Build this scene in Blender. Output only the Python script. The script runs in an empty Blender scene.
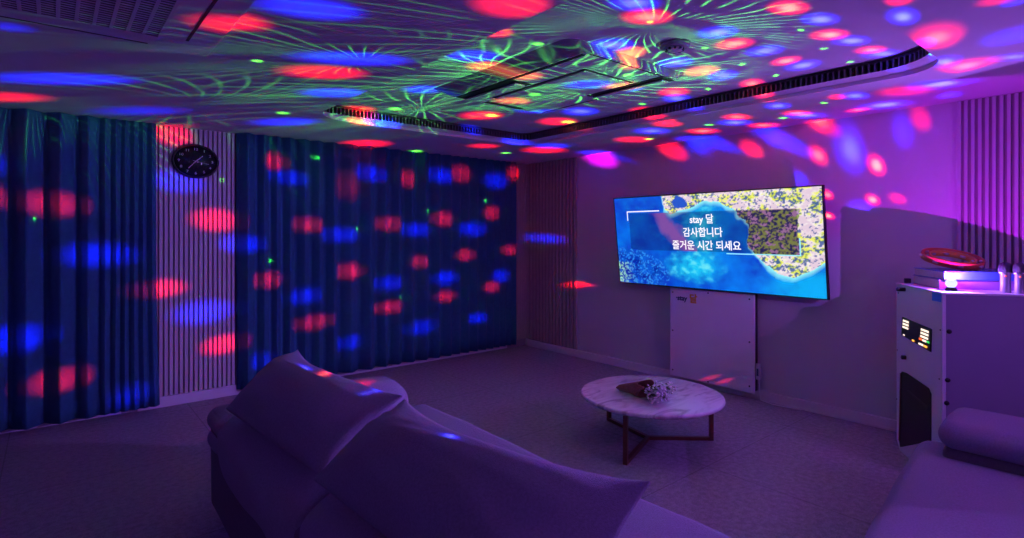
import bpy, bmesh, math, random
from mathutils import Vector, Matrix
from mathutils.noise import noise as pnoise, fractal
random.seed(7)
S = bpy.context.scene
C = S.collection
PI = math.pi

# ---------------------------------------------------------------- camera frame
F, CX, HY, H = 553.0, 512.0, 234.0, 1.352
FW = (.6394, .7688); RT = (.7688, -.6394)
def ray(px, py):
    u = (px-CX)/F
    return Vector((FW[0]+u*RT[0], FW[1]+u*RT[1], -(py-HY)/F))
CAM = Vector((0, 0, H))
def on_z(px, py, z): d = ray(px, py); return CAM + d*((z-H)/d.z)
def on_x(px, py, x): d = ray(px, py); return CAM + d*(x/d.x)
def on_y(px, py, y): d = ray(px, py); return CAM + d*(y/d.y)

XW, YW, ZC, ZT = 4.46, 5.08, 2.20, 2.305      # right wall, back wall, ceiling, raised ceiling
XL, YF = -2.6, -2.4                            # left and front walls (behind the camera)
TX0, TX1, TY0, TY1 = 1.44, 3.50, .74, 4.0      # raised ceiling field

# ---------------------------------------------------------------- materials
def mat(name, col, rough=.7, metal=0, spec=.5, noise=None, bump=None, emit=None, estr=1, alpha=None):
    m = bpy.data.materials.new(name); m.use_nodes = True
    nt = m.node_tree; b = nt.nodes['Principled BSDF']
    b.inputs['Base Color'].default_value = (*col, 1)
    b.inputs['Roughness'].default_value = rough
    b.inputs['Metallic'].default_value = metal
    b.inputs['Specular IOR Level'].default_value = spec
    tc = None
    if noise or bump:
        tc = nt.nodes.new('ShaderNodeTexCoord')
    if noise:
        sc, amt = noise
        n = nt.nodes.new('ShaderNodeTexNoise'); n.inputs['Scale'].default_value = sc; n.inputs['Detail'].default_value = 4
        nt.links.new(tc.outputs['Object'], n.inputs['Vector'])
        mx = nt.nodes.new('ShaderNodeMix'); mx.data_type = 'RGBA'
        mx.inputs['A'].default_value = (*[c*(1-amt) for c in col], 1)
        mx.inputs['B'].default_value = (*[min(1, c*(1+amt)) for c in col], 1)
        nt.links.new(n.outputs['Fac'], mx.inputs['Factor']); nt.links.new(mx.outputs['Result'], b.inputs['Base Color'])
    if bump:
        sc, st = bump
        n = nt.nodes.new('ShaderNodeTexNoise'); n.inputs['Scale'].default_value = sc; n.inputs['Detail'].default_value = 3
        nt.links.new(tc.outputs['Object'], n.inputs['Vector'])
        bp = nt.nodes.new('ShaderNodeBump'); bp.inputs['Strength'].default_value = st; bp.inputs['Distance'].default_value = .01
        nt.links.new(n.outputs['Fac'], bp.inputs['Height']); nt.links.new(bp.outputs['Normal'], b.inputs['Normal'])
    if emit:
        b.inputs['Emission Color'].default_value = (*emit, 1); b.inputs['Emission Strength'].default_value = estr
    return m

M_ceil = mat('ceiling_paint', (.62, .62, .64), .8, noise=(2.5, .05))
M_wall = mat('wall_paint', (.52, .52, .53), .75, noise=(1.5, .05), bump=(180, .08))
M_walld = mat('wall_backing', (.16, .15, .16), .9, noise=(4, .1))
M_slat = mat('slat_wood', (.56, .52, .52), .6, noise=(9, .06))
M_slat_dim = mat('slat_wood_brown', (.42, .34, .30), .6, noise=(9, .1))
M_gap = mat('slat_gap', (.25, .215, .23), .9, noise=(9, .1))
M_base = mat('baseboard_paint', (.62, .6, .62), .45, noise=(3, .04))
M_curt = mat('curtain_cloth', (.045, .21, .36), .85, noise=(30, .2), bump=(220, .25))
M_hem = mat('curtain_hem', (.10, .06, .03), .8, noise=(40, .2))
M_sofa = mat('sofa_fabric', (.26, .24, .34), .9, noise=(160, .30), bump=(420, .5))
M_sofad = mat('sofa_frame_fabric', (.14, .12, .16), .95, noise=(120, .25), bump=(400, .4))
M_black = mat('black_plastic', (.012, .012, .014), .5, noise=(30, .2))
M_dark = mat('dark_metal', (.05, .045, .05), .45, .6, noise=(30, .2))
M_acw = mat('air_conditioner_white', (.60, .60, .63), .4, noise=(3, .03))
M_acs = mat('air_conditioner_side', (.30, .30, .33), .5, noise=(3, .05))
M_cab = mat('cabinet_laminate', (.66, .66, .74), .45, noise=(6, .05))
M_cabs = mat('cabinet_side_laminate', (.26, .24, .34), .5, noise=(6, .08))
M_panel = mat('panel_white', (.80, .78, .84), .35, noise=(5, .04))
M_copper = mat('brown_metal', (.20, .085, .055), .4, .7, noise=(30, .2))
M_cone = mat('woven_paper', (.30, .13, .085), .9, noise=(60, .45), bump=(150, .6))
M_flower = mat('blossom_white', (.75, .72, .70), .8, noise=(60, .1))
M_green = mat('stem_green', (.10, .16, .05), .8, noise=(60, .3))
M_silver = mat('silver_metal', (.5, .5, .52), .3, .9, noise=(20, .1))
M_book = mat('book_cover_blue', (.06, .14, .50), .25, noise=(15, .2))
M_book2 = mat('book_cover_violet', (.25, .10, .35), .35, noise=(15, .2))
M_page = mat('paper_edge', (.55, .5, .5), .8, noise=(50, .2))
M_ring = mat('tambourine_red', (.55, .10, .04), .35, noise=(15, .15))
M_ring2 = mat('tambourine_orange', (.65, .28, .05), .35, noise=(15, .15))
M_micb = mat('microphone_body', (.32, .29, .36), .3, .3, noise=(15, .05))
M_mich = mat('microphone_grille', (.10, .09, .12), .45, .8, noise=(200, .5), bump=(300, .6))
M_glass = mat('clock_glass_black', (.02, .02, .025), .08, noise=(6, .2))
M_tick = mat('clock_mark', (.6, .6, .6), .5, noise=(9, .05))
M_navy = mat('logo_navy', (.02, .05, .14), .5, noise=(9, .05))
M_yel = mat('logo_yellow', (.75, .42, .03), .5, noise=(9, .05))
M_tape = mat('blue_tape', (.03, .25, .8), .5, noise=(9, .05))
M_white = mat('white_plastic', (.7, .7, .72), .5, noise=(9, .04))
def emis(name, col, s=1):
    m = mat(name, (.02, .02, .02), .5, emit=col, estr=s); return m
M_ledw = emis('led_white', (1, .80, .66), 1.4)
M_ledr = emis('led_red', (1, .12, .03), 1.6)
M_ledg = emis('led_green', (.05, .8, .15), 1)
M_ledo = emis('led_orange', (1, .4, .05), 1.8)
M_lens = emis('disco_lens', (.55, .60, 1.0), 1.5)
M_text = emis('screen_text', (1, .93, 1), 1.1)
M_line = emis('screen_line', (.35, .9, 1.0), 1)

# floor: vinyl tiles with faint seams
def floor_mat():
    m = mat('floor_vinyl', (.30, .28, .32), .55, spec=.3); nt = m.node_tree; b = nt.nodes['Principled BSDF']
    tc = nt.nodes.new('ShaderNodeTexCoord')
    n = nt.nodes.new('ShaderNodeTexNoise'); n.inputs['Scale'].default_value = 34; n.inputs['Detail'].default_value = 6
    n2 = nt.nodes.new('ShaderNodeTexNoise'); n2.inputs['Scale'].default_value = 150; n2.inputs['Detail'].default_value = 2
    br = nt.nodes.new('ShaderNodeTexBrick'); br.offset = 0
    br.inputs['Scale'].default_value = 1; br.inputs['Brick Width'].default_value = 1.05; br.inputs['Row Height'].default_value = 1.05
    br.inputs['Mortar Size'].default_value = .004; br.inputs['Mortar Smooth'].default_value = .3
    br.inputs['Color1'].default_value = (1, 1, 1, 1); br.inputs['Color2'].default_value = (.96, .96, .96, 1); br.inputs['Mortar'].default_value = (.62, .62, .62, 1)
    mp = nt.nodes.new('ShaderNodeMapping'); mp.inputs['Location'].default_value = (.22, .35, 0)
    nt.links.new(tc.outputs['Object'], mp.inputs['Vector']); nt.links.new(mp.outputs['Vector'], br.inputs['Vector'])
    for q in (n, n2): nt.links.new(tc.outputs['Object'], q.inputs['Vector'])
    ad = nt.nodes.new('ShaderNodeMath'); ad.operation = 'ADD'
    nt.links.new(n.outputs['Fac'], ad.inputs[0]); nt.links.new(n2.outputs['Fac'], ad.inputs[1])
    mr = nt.nodes.new('ShaderNodeMapRange'); mr.inputs['From Min'].default_value = .75; mr.inputs['From Max'].default_value = 1.25
    nt.links.new(ad.outputs[0], mr.inputs['Value'])
    mx = nt.nodes.new('ShaderNodeMix'); mx.data_type = 'RGBA'
    mx.inputs['A'].default_value = (.20, .185, .22, 1); mx.inputs['B'].default_value = (.36, .335, .39, 1)
    nt.links.new(mr.outputs['Result'], mx.inputs['Factor'])
    ml = nt.nodes.new('ShaderNodeMix'); ml.data_type = 'RGBA'; ml.blend_type = 'MULTIPLY'; ml.inputs['Factor'].default_value = 1
    nt.links.new(mx.outputs['Result'], ml.inputs['A']); nt.links.new(br.outputs['Color'], ml.inputs['B'])
    nt.links.new(ml.outputs['Result'], b.inputs['Base Color'])
    return m
M_floor = floor_mat()
def marble_mat():
    m = mat('marble_top', (.7, .68, .7), .25); nt = m.node_tree; b = nt.nodes['Principled BSDF']
    tc = nt.nodes.new('ShaderNodeTexCoord')
    n = nt.nodes.new('ShaderNodeTexNoise'); n.inputs['Scale'].default_value = 3.2; n.inputs['Detail'].default_value = 9; n.inputs['Distortion'].default_value = 1.8
    mp = nt.nodes.new('ShaderNodeMapping'); mp.inputs['Scale'].default_value = (1, 3.2, 1); mp.inputs['Rotation'].default_value = (0, 0, .5)
    nt.links.new(tc.outputs['Object'], mp.inputs['Vector']); nt.links.new(mp.outputs['Vector'], n.inputs['Vector'])
    cr = nt.nodes.new('ShaderNodeValToRGB'); e = cr.color_ramp.elements
    e[0].position = .34; e[0].color = (.44, .41, .44, 1); e[1].position = .54; e[1].color = (.74, .72, .74, 1)
    k = cr.color_ramp.elements.new(.44); k.color = (.64, .61, .64, 1)
    nt.links.new(n.outputs['Fac'], cr.inputs['Fac']); nt.links.new(cr.outputs['Color'], b.inputs['Base Color'])
    return m
M_marble = marble_mat()

# ---------------------------------------------------------------- mesh helpers
def finish(o, smooth, bev=None, seg=2):
    if smooth:
        for p in o.data.polygons: p.use_smooth = True
    if bev:
        md = o.modifiers.new('bevel', 'BEVEL'); md.width = bev; md.segments = seg; md.limit_method = 'ANGLE'; md.angle_limit = .6
    return o
def obj(name, bm, mats, parent=None, smooth=False, bev=None, kind=None, seg=2):
    me = bpy.data.meshes.new(name); bm.to_mesh(me); bm.free()
    for m in (mats if isinstance(mats, (list, tuple)) else [mats]): me.materials.append(m)
    o = bpy.data.objects.new(name, me); C.objects.link(o)
    if parent is not None:
        o.parent = parent; o.matrix_parent_inverse = Matrix.Identity(4)
        o.matrix_local = parent_inv(parent)
    if kind: o['kind'] = kind
    return finish(o, smooth, bev, seg)
def parent_inv(p):           # meshes are written in world coordinates; undo the parent's placement
    m = world_of(p)
    return m.inverted()
def world_of(o):
    m = Matrix.LocRotScale(o.location, o.rotation_euler, o.scale)
    if o.parent: m = world_of(o.parent) @ m
    return m
def thing(name, label, cat, loc=(0, 0, 0), group=None):
    o = bpy.data.objects.new(name, None); C.objects.link(o); o.empty_display_size = .1
    o.location = loc; o['label'] = label; o['category'] = cat
    if group: o['group'] = group
    return o
def tag(o, label, cat, group=None):
    o['label'] = label; o['category'] = cat
    if group: o['group'] = group
    return o
def box(bm, x0, x1, y0, y1, z0, z1, mi=0, M=None):
    vs = [bm.verts.new(Vector(v)) for v in ((x0,y0,z0),(x1,y0,z0),(x1,y1,z0),(x0,y1,z0),(x0,y0,z1),(x1,y0,z1),(x1,y1,z1),(x0,y1,z1))]
    if M is not None:
        for v in vs: v.co = M @ v.co
    for f in ((3,2,1,0),(4,5,6,7),(0,1,5,4),(1,2,6,5),(2,3,7,6),(3,0,4,7)):
        fc = bm.faces.new([vs[i] for i in f]); fc.material_index = mi
    return vs
def bbox(*a, **k): bm = bmesh.new(); box(bm, *a, **k); return bm
def tube(bm, pts, r, n=10, mi=0, closed=False):
    pts = [Vector(p) for p in pts]; rings = []
    m = len(pts)
    rr = r if isinstance(r, (list, tuple)) else [r]*m
    for i, p in enumerate(pts):
        if closed: t = pts[(i+1) % m]-pts[i-1]
        else: t = pts[min(i+1, m-1)]-pts[max(i-1, 0)]
        t.normalize()
        a = t.orthogonal() if abs(t.z) > .95 else t.cross(Vector((0, 0, 1)))
        a.normalize(); b = t.cross(a)
        rings.append([bm.verts.new(p+a*rr[i]*math.cos(2*PI*k/n)+b*rr[i]*math.sin(2*PI*k/n)) for k in range(n)])
    for i in range(m if closed else m-1):
        A, B = rings[i], rings[(i+1) % m]
        for k in range(n):
            f = bm.faces.new((A[k], A[(k+1) % n], B[(k+1) % n], B[k])); f.material_index = mi
    if not closed:
        bm.faces.new(rings[0][::-1]).material_index = mi; bm.faces.new(rings[-1]).material_index = mi
def lathe(bm, prof, c, n=32, sx=1, sy=1, mi=0, M=None):
    rings = []
    for r, z in prof:
        if r < 1e-6: vs = [bm.verts.new(Vector((c[0], c[1], c[2]+z)))]
        else: vs = [bm.verts.new(Vector((c[0]+sx*r*math.cos(2*PI*k/n), c[1]+sy*r*math.sin(2*PI*k/n), c[2]+z))) for k in range(n)]
        if M is not None:
            for v in vs: v.co = M @ v.co
        rings.append(vs)
    for A, B in zip(rings, rings[1:]):
        for k in range(n):
            a0 = A[k % len(A)]; a1 = A[(k+1) % len(A)]; b0 = B[k % len(B)]; b1 = B[(k+1) % len(B)]
            q = []
            for v in (a0, a1, b1, b0):
                if v not in q: q.append(v)
            if len(q) > 2: bm.faces.new(q).material_index = mi
def prism(bm, poly, w, mi=0):
    """poly: list of 3-D points (planar); w: extrusion vector"""
    a = [bm.verts.new(Vector(p)) for p in poly]; b = [bm.verts.new(Vector(p)+Vector(w)) for p in poly]
    bm.faces.new(a[::-1]).material_index = mi; bm.faces.new(b).material_index = mi
    n = len(a)
    for i in range(n): bm.faces.new((a[i], a[(i+1) % n], b[(i+1) % n], b[i])).material_index = mi
def rrect(x0, x1, y0, y1, r, n=8):
    """rounded rectangle; r = (r at x0y0, x1y0, x1y1, x0y1)"""
    out = []
    for (cx, cy, sx, sy, a0, rr) in ((x0, y0, 1, 1, PI, r[0]), (x1, y0, -1, 1, 1.5*PI, r[1]), (x1, y1, -1, -1, 0, r[2]), (x0, y1, 1, -1, .5*PI, r[3])):
        if rr <= 0: out.append((cx, cy)); continue
        for k in range(n+1):
            a = a0+.5*PI*k/n
            out.append((cx+sx*rr+rr*math.cos(a), cy+sy*rr+rr*math.sin(a)))
    return out
def loft(P00, P10, P11, P01, thick, n=28, bow=.03, sharp=2.6, seam=.006, under=1.0, bows=None, pw=.55, seed=0, wr=.006):
    """a stuffed cushion spanned by four corner points (P00->P10 along u, P00->P01 along v)"""
    P00, P10, P11, P01 = map(Vector, (P00, P10, P11, P01))
    nrm = (P10-P00).cross(P01-P00).normalized()
    bm = bmesh.new()
    def pt(u, v, s):
        a = 2*u-1; b = 2*v-1
        # edges bow inwards between the corners
        b0, b1 = bows or (bow, bow)
        uu = .5+.5*a*(1-bow*(1-b*b)); vv = .5+.5*b*(1-(b1 if b > 0 else b0)*(1-a*a))
        p = P00*(1-uu)*(1-vv)+P10*uu*(1-vv)+P11*uu*vv+P01*(1-uu)*vv
        h = max(0, (1-abs(a)**sharp))**pw * max(0, (1-abs(b)**sharp))**pw
        w = pnoise(Vector((u*3+seed, v*3-seed, s*2)))*wr*3 + pnoise(Vector((u*8+seed, v*8, s*5+seed)))*wr
        hh = thick*.5*h + seam + w*min(1, h*1.6)
        if s < 0: hh = seam + (hh-seam)*under
        return p + nrm*hh*s
    g = {}
    for s in (1, -1):
        for i in range(n+1):
            for j in range(n+1):
                # cluster samples at the rim
                u = .5-.5*math.cos(PI*i/n); v = .5-.5*math.cos(PI*j/n)
                g[s, i, j] = bm.verts.new(pt(u, v, s))
    for s in (1, -1):
        for i in range(n):
            for j in range(n):
                q = (g[s, i, j], g[s, i+1, j], g[s, i+1, j+1], g[s, i, j+1])
                bm.faces.new(q if s > 0 else q[::-1])
    rim = [(i, 0) for i in range(n)]+[(n, j) for j in range(n)]+[(i, n) for i in range(n, 0, -1)]+[(0, j) for j in range(n, 0, -1)]
    for k in range(len(rim)):
        a = rim[k]; b = rim[(k+1) % len(rim)]
        bm.faces.new((g[-1, a[0], a[1]], g[-1, b[0], b[1]], g[1, b[0], b[1]], g[1, a[0], a[1]]))
    return bm
def soft_box(x0, x1, y0, y1, z0, z1, r=.06, puff=.02, n=22, seed=0, M=None):
    """upholstered block: rounded box with a puffed surface"""
    bm = bmesh.new()
    bmesh.ops.create_cube(bm, size=2)
    bmesh.ops.subdivide_edges(bm, edges=bm.edges[:], cuts=n, use_grid_fill=True)
    hx, hy, hz = (x1-x0)/2, (y1-y0)/2, (z1-z0)/2
    c = Vector(((x0+x1)/2, (y0+y1)/2, (z0+z1)/2))
    r = min(r, hx*.98, hy*.98, hz*.98)
    for v in bm.verts:
        q = v.co.copy()
        # cluster towards the borders
        q = Vector([math.sin(t*PI/2) for t in q])
        p = Vector((q.x*hx, q.y*hy, q.z*hz))
        i = Vector((max(-hx+r, min(hx-r, p.x)), max(-hy+r, min(hy-r, p.y)), max(-hz+r, min(hz-r, p.z))))
        dd = p-i
        if dd.length > 1e-6: p = i+dd.normalized()*r
        f = (1-q.x**2)*(1-q.y**2)
        fx = (1-q.y**2)*(1-q.z**2); fy = (1-q.x**2)*(1-q.z**2)
        p.z += math.copysign(puff*f, q.z)*(abs(q.z) > .5)
        p.x += math.copysign(puff*.6*fx, q.x)*(abs(q.x) > .5); p.y += math.copysign(puff*.4*fy, q.y)*(abs(q.y) > .5)
        p += Vector((1, 1, 1))*pnoise(p*3+Vector((seed, 0, 0)))*.006
        v.co = c+p
        if M is not None: v.co = M @ v.co
    return bm
def text_mesh(name, body, size, M, m, parent, bold=0.0, depth=.001, align='CENTER'):
    cu = bpy.data.curves.new(name, 'FONT'); cu.body = body; cu.size = size; cu.extrude = depth
    cu.offset = bold; cu.align_x = align; cu.align_y = 'CENTER'; cu.resolution_u = 3
    t = bpy.data.objects.new(name+'_curve', cu); C.objects.link(t)
    bpy.context.view_layer.update()
    dg = bpy.context.evaluated_depsgraph_get()
    me = bpy.data.meshes.new_from_object(t.evaluated_get(dg)); me.name = name
    bpy.data.objects.remove(t); bpy.data.curves.remove(cu)
    me.transform(M); me.materials.clear(); me.materials.append(m)
    o = bpy.data.objects.new(name, me); C.objects.link(o)
    if parent is not None:
        o.parent = parent; o.matrix_local = parent_inv(parent)
    return o

# ---------------------------------------------------------------- the room
obj('floor', bbox(XL, XW, YF, YW, -.1, 0), M_floor, kind='structure')
obj('wall_back', bbox(XL-.1, XW+.1, YW, YW+.1, -.1, 2.5), M_wall, kind='structure')
obj('wall_right', bbox(XW, XW+.1, YF, YW, -.1, 2.5), M_wall, kind='structure')
obj('wall_left', bbox(XL-.1, XL, YF, YW, -.1, 2.5), M_wall, kind='structure')
obj('wall_front', bbox(XL-.1, XW+.1, YF-.1, YF, -.1, 2.5), M_wall, kind='structure')

# ceiling: lower plate with a rounded opening, light lip, raised field
lip = rrect(TX0, TX1+.02, TY0, TY1+.02, (0, .24, .16, .30), 10)
inn = rrect(TX0+.0, TX1-.03, TY0, TY1-.03, (0, .30, .12, .16), 10)
bm = bmesh.new()
out = [(XL, YF), (XW, YF), (XW, YW), (XL, YW)]
def loop(bm, pts, z): return [bm.verts.new((x, y, z)) for x, y in pts]
def ring_edges(bm, vs): return [bm.edges.new((vs[i], vs[(i+1) % len(vs)])) for i in range(len(vs))]
a = loop(bm, out, ZC); b = loop(bm, lip, ZC)
bmesh.ops.triangle_fill(bm, use_beauty=True, edges=ring_edges(bm, a)+ring_edges(bm, b))
c_ = loop(bm, lip, ZC+.022); d_ = loop(bm, inn, ZC+.040)
for A, B in ((b, c_), (c_, d_)):
    for i in range(len(A)): bm.faces.new((A[i], A[(i+1) % len(A)], B[(i+1) % len(A)], B[i]))
up = [bm.verts.new(v) for v in ((XL, YF, ZT), (XW, YF, ZT), (XW, YW, ZT), (XL, YW, ZT))]
bm.faces.new(up)
obj('ceiling', bm, M_ceil, kind='structure')
# slotted air band round the raised field
bm = bmesh.new()
bk = rrect(TX0, TX1+.03, TY0-.02, TY1+.03, (0, .30, .12, .16), 10)
lo = loop(bm, bk, ZC+.035); hi = loop(bm, bk, ZT-.001)
for i in range(len(lo)): bm.faces.new((lo[i], lo[(i+1) % len(lo)], hi[(i+1) % len(lo)], hi[i]))
top0 = loop(bm, inn, ZT-.018); top1 = loop(bm, inn, ZT-.001)
for i in range(len(lo)): bm.faces.new((top0[i], top0[(i+1) % len(lo)], top1[(i+1) % len(lo)], top1[i]))
def walk(pts, step):
    n = len(pts); acc = 0; res = []
    for i in range(n):
        p = Vector(pts[i]); q = Vector(pts[(i+1) % n]); L = (q-p).length
        if L < 1e-6: continue
        s = step-acc
        while s <= L:
            t = (q-p)/L; res.append((p+t*s, t)); s += step
        acc = (acc+L) % step
    return res
for p, t in walk(inn, .030):
    nx, ny = t.y, -t.x
    M = Matrix.Translation((p.x, p.y, 0)) @ Matrix.Rotation(math.atan2(t.y, t.x), 4, 'Z')
    box(bm, -.0045, .0045, -.03, .002, ZC+.041, ZT-.016, mi=1, M=M)
obj('trim_1', bm, [mat('slot_dark', (.035, .032, .036), .7, noise=(30, .2)), mat('slot_fin', (.13, .11, .13), .5, noise=(30, .2))], kind='structure')

# slat claddings
def slats_back(name, x0, x1):
    bm = bmesh.new(); box(bm, x0, x1, YW-.006, YW-.0005, .0, ZC-.001, mi=1)
    x = x0
    while x < x1-.01:
        box(bm, x, x+.0215, YW-.020, YW-.0055, .085, ZC-.002, mi=0); x += .0345
    return obj(name, bm, [M_slat, M_gap], kind='structure', bev=None)
def slats_right(name, y0, y1, m, pd=.034):
    bm = bmesh.new(); box(bm, XW-.006, XW-.0005, y0, y1, .0, ZC-.001, mi=1)
    y = y0
    while y < y1-.01:
        box(bm, XW-.022, XW-.0055, y, y+pd*.5, .085, ZC-.002, mi=0); y += pd
    return obj(name, bm, [m, M_gap], kind='structure')
slats_back('trim_2', .40, 1.42)
o_ = slats_back('trim_5', 4.15, XW-.023); o_.data.materials[0] = M_slat_dim
slats_right('trim_3', 4.236, YW-.03, M_slat_dim, .056)
slats_right('trim_4', -.55, .89, mat('slat_wood_grey', (.46, .42, .46), .6, noise=(9, .06)))
bm = bmesh.new(); box(bm, .50, 1.30, YW-.026, YW-.0, 0, .083); obj('baseboard_back', bm, M_base, kind='structure', bev=.004)
bm = bmesh.new(); box(bm, XW-.026, XW, YF, YW-.026, 0, .075); box(bm, XW-.032, XW-.026, YF, YW-.03, 0, .018)
obj('baseboard_right', bm, M_base, kind='structure', bev=.004)

# ---------------------------------------------------------------- curtains
def curtain(name, label, x0, x1, valleys, yb, amp, z0, flare=0, seed=0):
    """valleys: sorted x positions of the deep folds; crests bulge between them"""
    bm = bmesh.new(); xs = []
    for a_, b_ in zip(valleys, valleys[1:]):
        for k in range(12): xs.append((a_+(b_-a_)*k/12, k/12, b_-a_))
    xs.append((valleys[-1], 0, .1))
    zs = [z0+(ZC-.003-z0)*k/16 for k in range(17)]
    for side in (0,):
        rows = []
        for z in zs:
            row = []; tz = (z-z0)/(ZC-z0)
            for x, t, w in xs:
                A = amp*min(1, (w/.17))*(1-.15*tz)
                # broad flat crest with steep sides
                y = yb - A*(2*(math.sin(PI*t)**.75)-1)
                y += .008*pnoise(Vector((x*5, z*1.2, seed)))
                dx = .012*pnoise(Vector((x*4+9, z*.8, seed)))*(1-tz)
                e = (x-x0)/(x1-x0)
                xx = x+dx+flare*(1-tz)**2*max(0, e-.85)/.15 + A*.35*math.sin(2*PI*t)
                row.append(bm.verts.new((xx, y, z)))
            rows.append(row)
        for i in range(len(rows)-1):
            for j in range(len(xs)-1):
                f = bm.faces.new((rows[i][j], rows[i][j+1], rows[i+1][j+1], rows[i+1][j]))
                f.material_index = 1 if i == 0 and False else 0
    bmesh.ops.solidify(bm, geom=bm.faces[:], thickness=.004)
    o = obj(name, bm, [M_curt, M_hem], smooth=True)
    tag(o, label, 'curtain'); return o
def vx(px): return on_y(px, 300, 4.98).x
v = [vx(-70), vx(-34), vx(8), vx(44), vx(77), vx(99.5)]+[vx(p) for p in (111, 121, 130, 139, 147, 157)]
curtain('curtain', 'teal blue floor length curtain at the left, beside the slatted panel with the clock', v[0], v[-1], v, 5.0, .052, .035, flare=.02, seed=1)
vp = [238, 257, 271, 283, 297, 312, 326, 341, 361, 378, 392, 405, 418, 432, 444, 455, 463, 472, 481, 489, 496, 502, 508, 513, 518.5]
v = [vx(p) for p in vp]
curtain('curtain', 'wide teal blue curtain between the clock panel and the corner near the screen', v[0], v[-1], v, 5.0, .052, .05, seed=5)

# ---------------------------------------------------------------- wall clock
cx, cz = .888, 1.936
t = thing('wall_clock', 'dark round wall clock with silver rim hanging on the slatted panel', 'clock', (cx, YW-.02, cz))
Mc = Matrix.Translation((cx, YW-.021, cz)) @ Matrix.Rotation(PI/2, 4, 'X') @ Matrix.Diagonal((1.06, .86, 1, 1))
bm = bmesh.new(); lathe(bm, [(0, 0), (.135, 0), (.143, .010), (.143, .018), (0, .018)], (0, 0, 0), 48, M=Mc); obj('clock_face', bm, M_glass, t, True)
bm = bmesh.new(); lathe(bm, [(.142, 0), (.158, 0), (.160, .020), (.152, .032), (.146, .030), (.142, .018), (.142, 0)], (0, 0, 0), 48, M=Mc); obj('clock_rim', bm, M_dark, t, True)
for k in range(1, 13):
    a = PI/2-k*PI/6
    text_mesh('numeral', str(k), .032, Mc @ Matrix.Translation((.112*math.cos(a), .112*math.sin(a), .019)), M_tick, t)
def hand(a, l, w, z):
    bm = bmesh.new(); box(bm, -.02, l, -w, w, z, z+.002, M=Mc @ Matrix.Rotation(a, 4, 'Z')); obj('clock_hand', bm, M_tick, t)
hand(PI*.27, .07, .003, .020); hand(-PI*.70, .085, .002, .023); hand(-PI*.08, .09, .001, .026)

# ---------------------------------------------------------------- television
XT, XB = 4.25, 4.35
tl = on_x(613.5, 198, XT); bl = on_x(620, 283, XB); tr = on_x(822.5, 185, XT); br_ = on_x(829, 299.5, XB)
# square the panel up
ztop = (tl.z+tr.z)/2; zbot = (bl.z+br_.z)/2; yl = (tl.y+bl.y)/2; yr = (tr.y+br_.y)/2
O = Vector((XB, yl, zbot)); U = Vector((0, yr-yl, 0)); V = Vector((XT-XB, 0, ztop-zbot)); N = U.cross(V).normalized()
if N.x > 0: N = -N
W_, H_ = U.length, V.length; Un, Vn = U.normalized(), V.normalized()
tv = thing('television', 'large wall television showing white greeting text over a coast picture', 'television', O+U/2)
def tvp(u, v, d=0): return O+U*u+V*v+N*d
bm = bmesh.new(); prism(bm, [tvp(0, 0), tvp(1, 0), tvp(1, 1), tvp(0, 1)], -N*.028)
ew = .006
def quadframe(bm, u0, u1, v0, v1, du, dv, d, th):
    for (a0, a1, b0, b1) in ((u0, u1, v0, v0+dv), (u0, u1, v1-dv, v1), (u0, u0+du, v0+dv, v1-dv), (u1-du, u1, v0+dv, v1-dv)):
        prism(bm, [tvp(a0, b0, d), tvp(a1, b0, d), tvp(a1, b1, d), tvp(a0, b1, d)], N*th)
quadframe(bm, 0, 1, 0, 1, .0045, .010, 0, .004)
obj('bezel', bm, M_black, tv)
bm = bmesh.new(); prism(bm, [tvp(.25, .08, -.028), tvp(.75, .08, -.028), tvp(.75, .75, -.028), tvp(.25, .75, -.028)], -N*.02)
bmw = Vector((XW, (yl+yr)/2, 1.3))
prism(bm, [(XW-.10, bmw.y-.12, 1.12), (XW-.10, bmw.y+.12, 1.12), (XW-.10, bmw.y+.12, 1.5), (XW-.10, bmw.y-.12, 1.5)], (.10, 0, 0))
obj('wall_mount', bm, M_black, tv)
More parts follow.
